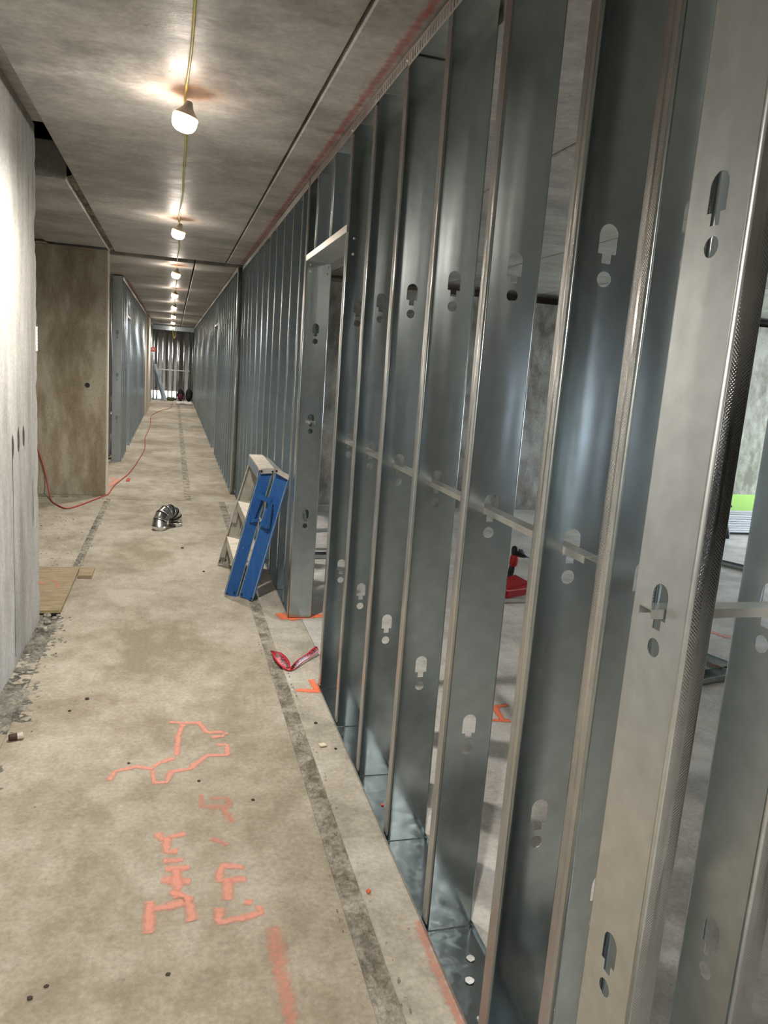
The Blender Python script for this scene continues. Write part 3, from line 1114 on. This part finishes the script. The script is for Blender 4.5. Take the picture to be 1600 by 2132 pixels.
# ================================================================== SMALLER THINGS
# plywood offcuts beside the end of the left wall
mtp, ntp, bsp = new_mat('weathered_plywood')
vp = coords(ntp, (1.0, 6.0, 1.0))
gr = nz(ntp, vp, 7, 5, 0.6)
ntp.links.new(mixc(ntp, ramp(ntp, nz(ntp, coords(ntp), 30, 4), [(0.5, 0.0), (0.75, 0.5)]), ramp(ntp, gr, [(0.35, (0.26, 0.19, 0.11)), (0.65, (0.38, 0.295, 0.185))]), (0.17, 0.14, 0.10)), bsp.inputs['Base Color'])
bsp.inputs['Roughness'].default_value = 0.85
EDGEW = plain('plywood_edge', (0.36, 0.30, 0.16), 0.85)
py = thing('plywood_sheet', 'dirty plywood sheet with coral paint, lying by the left wall\'s end', 'plywood', (-0.76, 4.95, 0.0))
bm = BM()
q = [(-0.205, -0.47), (0.165, -0.47), (0.165, 0.475), (-0.205, 0.475)]
lo = [bm.verts.new((x, y, 0.012)) for x, y in q]
hi = [bm.verts.new((x, y, 0.030)) for x, y in q]
bm.faces.new(hi)
bm.faces.new(lo[::-1])
for i in range(4):
    bm.faces.new((lo[i], lo[(i + 1) % 4], hi[(i + 1) % 4], hi[i]))
obj('board', bm, mtp, py)
bm = BM()
box(bm, (-0.205, -0.4715, 0.012), (0.165, -0.470, 0.030))
box(bm, (0.165, -0.47, 0.012), (0.1665, 0.475, 0.030))
obj('edge_plies', bm, EDGEW, py)
bm = BM()
ribbon(bm, [(0.02, 0.17), (0.086, 0.06), (0.089, -0.05)], 0.05, 0.0312, None, 0.6)
ribbon(bm, [(-0.18, -0.10), (-0.02, 0.12)], 0.22, 0.0315, None, 0.6)
obj('paint_mark', bm, PF, py)
bm = BM()
for k in range(9):
    bmesh.ops.create_icosphere(bm, subdivisions=1, radius=0.009 + 0.01 * random.random(), matrix=Matrix.Translation((random.uniform(-0.15, 0.15), random.uniform(-0.4, 0.4), 0.004)) @ Matrix.Diagonal((1, 1, 0.7, 1)))
bm.free()
bm = BM()
box(bm, (-0.585, 5.235, 0.0), (-0.497, 5.445, 0.022), 0.002)
o = obj('plywood_offcut', bm, mtp)
tag(o, 'small plywood offcut beside the painted sheet\'s far right corner', 'plywood')

# stones loose at the foot of the left wall
for i, (x, y, r) in enumerate(((-0.655, 4.44, 0.022), (-0.615, 4.40, 0.016), (-0.64, 4.33, 0.020), (-0.60, 4.45, 0.013), (-0.665, 4.25, 0.016), (-0.63, 4.20, 0.012))):
    bm = BM()
    bmesh.ops.create_icosphere(bm, subdivisions=2, radius=r)
    for v in bm.verts:
        v.co *= 1 + 0.3 * fbm(v.co.x * 60 + i, v.co.y * 60, v.co.z * 60)
        v.co.z *= 0.7
    o = obj('stone', bm, M['rubble'], None, (x, y, r * 0.6), None, False)
    tag(o, ['largest grey stone, under the plywood at the left wall\'s end', 'grey stone right of the largest one at the left wall\'s end', 'second largest grey stone, in front of the left wall\'s end',
            'small grey stone nearest the plywood\'s lower edge', 'grey stone lying against the foot of the left wall', 'smallest grey stone, lowest on the mortar crust'][i], 'stone', 'loose stones by the left wall')

# red barrier tape twisted on the floor
mtt, ntt, bst = new_mat('red_barrier_tape')
vt = coords(ntt, (1, 1, 1))
uvn = nd(ntt, 'ShaderNodeUVMap')
su = nd(ntt, 'ShaderNodeSeparateXYZ', {0: uvn.outputs[0]})
midb = ramp(ntt, math_n(ntt, 'ABSOLUTE', math_n(ntt, 'SUBTRACT', su.outputs[0], 0.5)), [(0.26, 1.0), (0.3, 0.0)])
blk = ramp(ntt, nz(ntt, vt, 75, 1), [(0.47, 0.0), (0.5, 1.0)])
ntt.links.new(mixc(ntt, math_n(ntt, 'MULTIPLY', midb, blk), (0.50, 0.015, 0.03), (0.02, 0.008, 0.01)), bst.inputs['Base Color'])
bst.inputs['Roughness'].default_value = 0.35
tp = [(0.527, 3.81, 0.004, 0.010, 1.2), (0.535, 3.77, 0.010, 0.014, 0.9), (0.548, 3.72, 0.018, 0.050, 0.35), (0.565, 3.66, 0.014, 0.066, 0.15), (0.578, 3.59, 0.008, 0.05, 0.3),
      (0.590, 3.545, 0.004, 0.034, 0.2), (0.625, 3.585, 0.006, 0.030, 1.0), (0.66, 3.63, 0.012, 0.028, 1.1), (0.700, 3.68, 0.012, 0.026, 1.0), (0.735, 3.72, 0.016, 0.034, 0.8), (0.770, 3.765, 0.020, 0.036, 0.9)]
bm = BM()
uvl = bm.loops.layers.uv.verify()
prev = None
for i, (x, y, z, w, tw) in enumerate(tp):
    a = V(tp[max(0, i - 1)][:3])
    b = V(tp[min(len(tp) - 1, i + 1)][:3])
    d = (b - a).normalized()
    s = V((-d.y, d.x, 0)).normalized()
    off = s * (math.cos(tw) * w / 2) + V((0, 0, math.sin(tw) * w / 2))
    c = V((x, y, z + abs(math.sin(tw)) * w / 2))
    cur = [bm.verts.new(c - off), bm.verts.new(c + V((0, 0, 0.004))), bm.verts.new(c + off)]
    if prev:
        for k in range(2):
            f = bm.faces.new((prev[k], prev[k + 1], cur[k + 1], cur[k]))
            f.smooth = True
            for l, uv in zip(f.loops, ((k / 2, i - 1), (k / 2 + 0.5, i - 1), (k / 2 + 0.5, i), (k / 2, i))):
                l[uvl].uv = uv
    prev = cur
tape = obj('barrier_tape', bm, mtt)
tape.modifiers.new('round', 'SUBSURF').levels = 2
tape.modifiers['round'].render_levels = 2
solid(tape, 0.0008)
tag(tape, 'twisted strip of red and black barrier tape in the doorway', 'tape')

# chips, plugs and specks on the floor
def lump(name, x, y, r, sx, sy, sz, mt, label, cat, group=None, seed=0.0):
    bm = BM()
    bmesh.ops.create_icosphere(bm, subdivisions=2, radius=1)
    for v in bm.verts:
        n = 1 + 0.28 * fbm(v.co.x * 1.5 + seed, v.co.y * 1.5, v.co.z * 1.5)
        v.co = V((v.co.x * sx * r * n, v.co.y * sy * r * n, v.co.z * sz * r * n))
    o = obj(name, bm, mt, None, (x, y, sz * r * 0.8))
    return tag(o, label, cat, group)


CHIP = plain('cream_chip', (0.72, 0.66, 0.50), 0.8)
lump('plaster_chip', 0.613, 2.781, 0.014, 1.3, 1.0, 0.45, CHIP, 'cream chip lying on the strip beside the bottom track', 'chip', None, 3)
ORP = plain('orange_plug', (0.65, 0.13, 0.05), 0.5)
lump('anchor_plug', 0.583, 1.899, 0.007, 1, 1, 0.8, ORP, 'tiny orange plug on the floor beside the rough seam', 'plug', None, 1)
lump('anchor_plug', 0.742, 2.33, 0.006, 1, 1, 0.8, ORP, 'tiny orange plug lying inside the bottom track', 'plug', None, 2)
DK = plain('dark_speck', (0.06, 0.05, 0.04), 0.9)
GR = [(-0.332, 3.322, 0.008, 'dark flake of grit alone on the floor, level with the doorway jamb'), (-0.391, 3.21, 0.006, 'dark grain of grit below the lone flake, nearer the left wall'),
      (-0.129, 2.74, 0.005, 'dark grain of grit left of the coral outline drawing'), (-0.292, 1.676, 0.006, 'dark grain of grit at the bottom left of the floor, lower of two'),
      (-0.261, 1.706, 0.005, 'dark grain of grit at the bottom left of the floor, upper of two'), (0.019, 1.691, 0.005, 'dark grain of grit below the coral lettering'),
      (0.12, 2.58, 0.005, 'dark grain of grit just above the faded coral patch'), (0.30, 2.43, 0.005, 'dark grain of grit right of the faded coral patch'),
      (0.62, 2.98, 0.006, 'dark grain of grit on the strip between seam and bottom track'), (0.66, 2.75, 0.005, 'dark grain of grit beside the cream chip'),
      (0.10, 6.1, 0.010, 'dark lump of grit in front of the duct elbow'), (0.24, 5.4, 0.008, 'dark lump of grit left of the stepladder')]
for i, (x, y, r, lab) in enumerate(GR):
    lump('grit', x, y, r, 1.2, 1.0, 0.6, DK, lab, 'grit', 'specks of grit on the floor', i)
bt = thing('bottle_cap_fitting', 'small brown and white fitting lying on the floor at left', 'fitting', (-0.552, 2.98, 0.014), 0.25)
bm = BM()
rings(bm, [(-0.030, 0, 0), (-0.026, 0, 0), (0.0, 0, 0)], [0.010, 0.013, 0.014], 12)
obj('brown_end', bm, plain('brown_rubber', (0.06, 0.035, 0.02), 0.6), bt)
bm = BM()
rings(bm, [(0.0, 0, 0), (0.012, 0, 0), (0.013, 0, 0), (0.022, 0, 0.002)], [0.012, 0.012, 0.014, 0.013], 12)
obj('white_end', bm, plain('dirty_white', (0.62, 0.56, 0.5), 0.6), bt)

# red extension cord
RC = plain('red_cord', (0.42, 0.06, 0.045), 0.5)
raw = [(-1.60, 8.38, 0.95), (-1.36, 8.385, 0.55), (-1.276, 8.38, 0.338), (-1.232, 8.36, 0.15), (-1.19, 8.22, 0.04), (-1.13, 7.98, 0.007), (-1.03, 7.74, 0.007), (-0.945, 7.63, 0.007), (-0.85, 7.82, 0.007), (-0.75, 8.12, 0.007),
       (-0.650, 8.44, 0.007), (-0.632, 8.75, 0.007), (-0.616, 9.1, 0.007), (-0.56, 9.6, 0.007), (-0.51, 10.1, 0.007), (-0.46, 11.2, 0.007), (-0.42, 12.8, 0.007), (-0.47, 14.6, 0.007), (-0.45, 17.0, 0.007),
       (-0.50, 20.0, 0.007), (-0.3, 22.0, 0.007), (-0.05, 23.5, 0.007), (0.0, 27.0, 0.007)]
def smooth_pts(p, n=6):
    p = [V(q) for q in p]
    out = []
    for i in range(len(p) - 1):
        a, b, c, d = p[max(i - 1, 0)], p[i], p[i + 1], p[min(i + 2, len(p) - 1)]
        for k in range(n):
            t = k / n
            out.append(0.5 * ((2 * b) + (c - a) * t + (2 * a - 5 * b + 4 * c - d) * t * t + (3 * b - a - 3 * c + d) * t ** 3))
    out.append(p[-1])
    return out
bm = BM()
rings(bm, smooth_pts(raw), 0.0065, 8)
o = obj('extension_cord', bm, RC, None, None, None, True)
tag(o, 'red extension cord looping from the brown wall along the floor', 'cord')
bm = BM()
box(bm, (-0.515, 9.40, 0.0), (-0.475, 9.60, 0.012), 0.003)
o = obj('red_clip', bm, plain('red_plastic', (0.5, 0.07, 0.05), 0.5))
tag(o, 'small red clip beside the red cord on the floor', 'clip')

# grey blocks stacked behind the first left stud
BK = plain('grey_block', (0.62, 0.62, 0.60), 0.8)
for k in range(4):
    bm = BM()
    box(bm, (-1.12, 12.0, 0.004 + k * 0.15), (-0.84, 12.4, 0.146 + k * 0.15), 0.006)
    o = obj('block', bm, BK)
    tag(o, ['lowest grey block behind the first left stud', 'second grey block up behind the first left stud', 'third grey block up behind the first left stud', 'topmost grey block behind the first left stud'][k], 'block', 'blocks stacked behind the left studs')
loose = link('loose_stud', S_FAR, None, None, (-0.99, 11.62, 0.002), None)
solid(loose)
tag(loose, 'steel stud standing behind the first stud of the left wall, beside the brown wall', 'stud')

# ------------------------------------------------------------------ in the right-hand room
RT_ = plain('red_tool_plastic', (0.42, 0.02, 0.025), 0.4)
BLK = plain('black_rubber', (0.012, 0.012, 0.013), 0.55)
dr = thing('power_drill', 'red and black cordless drill standing on the floor behind the studs', 'drill', (2.445, 4.94, 0.0), 0.1)
dr.scale = (0.84, 0.84, 0.84)
bm = BM()
rings(bm, [(-0.03, 0, 0.38), (-0.02, 0, 0.36), (-0.01, 0, 0.33), (-0.01, 0, 0.30)], [0.018, 0.03, 0.034, 0.03], 12)
obj('rear_cap', bm, BLK, dr, None, None, True)
bm = BM()
rings(bm, [(-0.03, 0, 0.325), (0.0, 0, 0.325), (0.05, 0, 0.318), (0.085, 0, 0.30), (0.11, 0, 0.295)], [0.02, 0.038, 0.036, 0.024, 0.016], 12)
obj('chuck', bm, BLK, dr, None, None, True)
bm = BM()
rings(bm, [(0.10, 0, 0.285), (0.16, 0, 0.27)], [0.006, 0.005], 8)
obj('bit', bm, M['galv'], dr, None, None, True)
bm = BM()
rings(bm, [(-0.01, 0, 0.31), (-0.012, 0, 0.28), (-0.02, 0, 0.22), (-0.025, 0, 0.20)], [0.03, 0.038, 0.036, 0.026], 14)
obj('motor_body', bm, RT_, dr, None, None, True)
bm = BM()
rings(bm, [(-0.02, 0, 0.215), (-0.03, 0, 0.17), (-0.045, 0, 0.10), (-0.05, 0, 0.05)], [0.03, 0.027, 0.027, 0.03], 12)
obj('handle', bm, BLK, dr, None, None, True)
bm = BM()
box(bm, (-0.11, -0.04, 0.0), (0.01, 0.04, 0.055), 0.008)
obj('battery', bm, BLK, dr)
bg = thing('tool_case', 'open red tool case on a steel offcut, seen between two near studs', 'case', (2.32, 4.70, 0.035), 0.3)
bm = BM()
q = [(-0.13, -0.09, 0), (0.11, -0.09, 0.01), (0.12, 0.09, 0.0), (-0.13, 0.09, 0), (-0.12, -0.09, 0.075), (0.10, -0.085, 0.10), (0.10, 0.08, 0.115), (-0.12, 0.085, 0.09)]
vs = [bm.verts.new(p) for p in q]
for f in ((3, 2, 1, 0), (4, 5, 6, 7), (0, 1, 5, 4), (1, 2, 6, 5), (2, 3, 7, 6), (3, 0, 4, 7)):
    bm.faces.new([vs[i] for i in f])
bmesh.ops.bevel(bm, geom=list(bm.edges), offset=0.012, segments=2, affect='EDGES')
obj('shell', bm, RT_, bg)
bm = BM()
box(bm, (-0.125, -0.095, 0.055), (0.115, 0.093, 0.062), 0.002)
obj('rim', bm, plain('pale_red_rim', (0.62, 0.22, 0.22), 0.5), bg)
bm = BM()
box(bm, (2.05, 4.60, 0.0), (2.40, 4.604, 0.032))
box(bm, (2.05, 4.60, 0.0), (2.40, 4.78, 0.003))
box(bm, (2.05, 4.776, 0.0), (2.40, 4.78, 0.032))
o = obj('steel_offcut', bm, M['bright'])
tag(o, 'short steel track offcut under the red tool case', 'steel offcut')


def floor_track(a, b, w, h, label, mt='galv'):
    a, b = V((*a, 0.002)), V((*b, 0.002))
    d = (b - a).normalized()
    s = V((-d.y, d.x, 0))
    bm = BM()
    bar(bm, a, b, s, w, 0.002)
    for k in (-1, 1):
        bar(bm, a + s * (k * w / 2) + V((0, 0, h / 2)), b + s * (k * w / 2) + V((0, 0, h / 2)), (0, 0, 1), h, 0.0015)
    o = obj('floor_track', bm, M[mt])
    tag(o, label, 'steel track')


floor_track((4.3, 6.9), (5.4, 4.5), 0.10, 0.03, 'steel floor track on the room floor in front of the board stack')
floor_track((2.85, 3.85), (3.10, 3.12), 0.12, 0.03, 'steel floor track with orange paint, seen beside the corner studs')
floor_track((2.2, 3.12), (3.2, 3.32), 0.10, 0.03, 'steel floor track crossing towards the painted one')
floor_track((0.98, 5.84), (2.1, 5.85), 0.10, 0.03, 'steel floor track seen through the doorway')
# stack of boards with a green top sheet
GRN = plain('green_face', (0.42, 0.72, 0.16), 0.8, 0, 0.03)
WHB = plain('board_edge', (0.66, 0.68, 0.72), 0.8, 0, 0.04)
ORD = ['first', 'second', 'third', 'fourth', 'fifth', 'sixth', 'seventh', 'eighth', 'ninth', '']
for k in range(10):
    z0 = 0.03 + k * 0.0255
    bm = BM()
    box(bm, (5.55 + 0.008 * math.sin(k * 2.1), 6.93 + 0.006 * math.sin(k * 3.3), z0), (8.0, 8.14, z0 + 0.0215), 0.002)
    o = obj('board', bm, GRN if k == 9 else WHB)
    lab = 'top green wallboard of the stack in the right-hand room' if k == 9 else ORD[k] + ' pale wallboard from the bottom of the stack under the green one'
    tag(o, lab, 'board', None if k == 9 else 'pale boards in the stack')
    if k == 9:
        bm = BM()
        box(bm, (5.55, 6.924, z0 + 0.001), (8.0, 6.931, z0 + 0.0205))
        obj('edge', bm, WHB, o)
for x in (5.8, 6.7, 7.6):
    lab = {5.8: 'left', 6.7: 'middle', 7.6: 'right'}[x]
    bm = BM()
    box(bm, (x, 6.98, 0), (x + 0.09, 8.1, 0.03))
    o = obj('bearer', bm, DK)
    tag(o, lab + ' dark bearer under the board stack', 'bearer', 'bearers under the boards')
gun = thing('screw_gun', 'dark long-handled tool leaning on the board stack', 'tool', (5.80, 6.74, 0))
bm = BM()
rings(bm, [(0.01, 0, 0.0), (0.012, 0.01, 0.05), (0.0, 0.06, 0.22), (0, 0.07, 0.25)], [0.022, 0.028, 0.02, 0.012], 10)
obj('handle', bm, BLK, gun, None, None, True)
bm = BM()
rings(bm, [(0, 0.07, 0.25), (0, 0.09, 0.34), (0, 0.1, 0.36)], [0.010, 0.010, 0.018], 10)
obj('shaft', bm, M['bright'], gun, None, None, True)
bm = BM()
rings(bm, [(0, 0.1, 0.36), (0, 0.105, 0.40), (0, 0.11, 0.45), (0, 0.11, 0.46)], [0.02, 0.035, 0.022, 0.012], 12)
obj('head', bm, plain('brass_head', (0.35, 0.22, 0.09), 0.4, 0.6), gun, None, None, True)
bm = BM()
bar(bm, (-0.03, 0.1, 0.35), (0.09, 0.1, 0.34), (0, 0, 1), 0.02, 0.02)
obj('trigger_guard', bm, BLK, gun)

# ------------------------------------------------------------------ end of the corridor
BP = plain('black_cloth', (0.008, 0.008, 0.010), 0.9)


def pack(loc, sx, sy, h, label, accent=None, rz=0.0):
    t = thing('backpack', label, 'backpack', loc, rz)
    bm = BM()
    bmesh.ops.create_uvsphere(bm, u_segments=24, v_segments=16, radius=1)
    for v in bm.verts:
        zz = (v.co.z + 1) / 2
        k = 1.0 - 0.35 * zz ** 2
        v.co = V((v.co.x * sx * k * (1 + 0.1 * fbm(v.co.y * 3, v.co.z * 3)), v.co.y * sy * k, zz ** 0.85 * h))
    obj('bag_body', bm, BP, t, None, None, True)
    bm = BM()
    bmesh.ops.create_uvsphere(bm, u_segments=16, v_segments=10, radius=1)
    for v in bm.verts:
        v.co = V((v.co.x * sx * 0.7, v.co.y * sy * 0.5 - sy * 0.8, 0.02 + (v.co.z + 1) / 2 * h * 0.55))
    obj('front_pocket', bm, accent or BP, t, None, None, True)
    bm = BM()
    rings(bm, smooth_pts([(sx * 0.5, -sy * 0.2, h * 0.85), (sx * 1.0, -sy * 0.4, h * 0.6), (sx * 1.15, -sy * 0.4, h * 0.3), (sx * 0.9, -sy * 0.3, 0.05)]), 0.018, 8)
    obj('strap', bm, BP, t, None, None, True)
    return t


pack((0.53, 27.2, 0), 0.125, 0.14, 0.47, 'larger black backpack against the end stud wall on the right')
pack((0.25, 27.35, 0), 0.12, 0.11, 0.44, 'smaller black and dark red bag left of the black backpack', plain('dark_red_cloth', (0.10, 0.012, 0.02), 0.9))
bm = BM()
bmesh.ops.create_uvsphere(bm, u_segments=20, v_segments=10, radius=1)
for v in bm.verts:
    n = 1 + 0.3 * fbm(v.co.x * 2, v.co.y * 2, v.co.z * 2)
    v.co = V((v.co.x * 0.22 * n, v.co.y * 0.12 * n, (v.co.z + 0.9) / 2 * 0.12 * n))
o = obj('cloth_bag', bm, plain('olive_cloth', (0.06, 0.065, 0.035), 0.9), None, (-0.10, 27.35, 0.0), None, True)
tag(o, 'low olive cloth bundle left of the two dark bags', 'bag')
bm = BM()
grid(bm, -0.26, 0.26, -0.5, 0.5, 24, 30, lambda x, y: (x, y, 0.03 + 0.045 * fbm(x * 7, y * 5) if abs(x) < 0.24 and abs(y) < 0.48 else 0.002))
o = obj('crumpled_sheet', bm, plain('pale_sheet', (0.55, 0.53, 0.48), 0.8), None, (0.36, 25.9, 0.01), None, True)
solid(o, 0.002)
tag(o, 'crumpled pale sheet on the floor before the dark bags', 'sheet')
for i, (a, b) in enumerate((((-0.22, 26.9, 0.02), (-0.60, 27.3, 1.20)), ((-0.30, 27.1, 0.02), (-0.62, 27.4, 0.95)))):
    a, b = V(a), V(b)
    bm = BM()
    bar(bm, a, b, (1, 0, 0.3), 0.08, 0.003)
    d = (b - a).normalized()
    u = V((1, 0, 0.3))
    u = (u - d * u.dot(d)).normalized()
    n = d.cross(u)
    for s in (-1, 1):
        bar(bm, a + u * (s * 0.04) + n * 0.015, b + u * (s * 0.04) + n * 0.015, n, 0.03, 0.002)
    o = obj('leaning_stud', bm, M['galv_far'])
    tag(o, ['longer steel stud leaning at the left of the end wall', 'shorter steel stud leaning behind the longer one at the end wall'][i], 'stud')
sg = thing('red_sign', 'small red and white sign hanging at the far end of the cream wall', 'sign', (-0.60, 24.22, 1.60))
bm = BM()
box(bm, (-0.055, -0.008, -0.002), (0.075, 0.0, 0.128), 0.002)
obj('panel', bm, plain('sign_red', (0.55, 0.05, 0.04), 0.5, 0, 0.02), sg)
bm = BM()
for (x0, x1, z0, z1) in ((-0.036, -0.028, 0.035, 0.098), (-0.028, -0.012, 0.035, 0.043), (-0.028, -0.014, 0.062, 0.069), (-0.028, -0.012, 0.090, 0.098),
                         (0.024, 0.031, 0.035, 0.098), (0.050, 0.057, 0.035, 0.098), (0.040, 0.068, 0.090, 0.098)):
    box(bm, (x0, -0.0095, z0), (x1, -0.008, z1))
bar(bm, (-0.006, -0.0088, 0.037), (0.018, -0.0088, 0.097), (1, 0, 0), 0.008, 0.0015)
bar(bm, (0.018, -0.0088, 0.037), (-0.006, -0.0088, 0.097), (1, 0, 0), 0.008, 0.0015)
obj('lettering', bm, plain('sign_white', (0.8, 0.78, 0.74), 0.6, 0, 0.02), sg)
bm = BM()
box(bm, (-0.09, -0.004, 0.05), (-0.055, 0.0, 0.075))
obj('bracket', bm, M['bright'], sg)
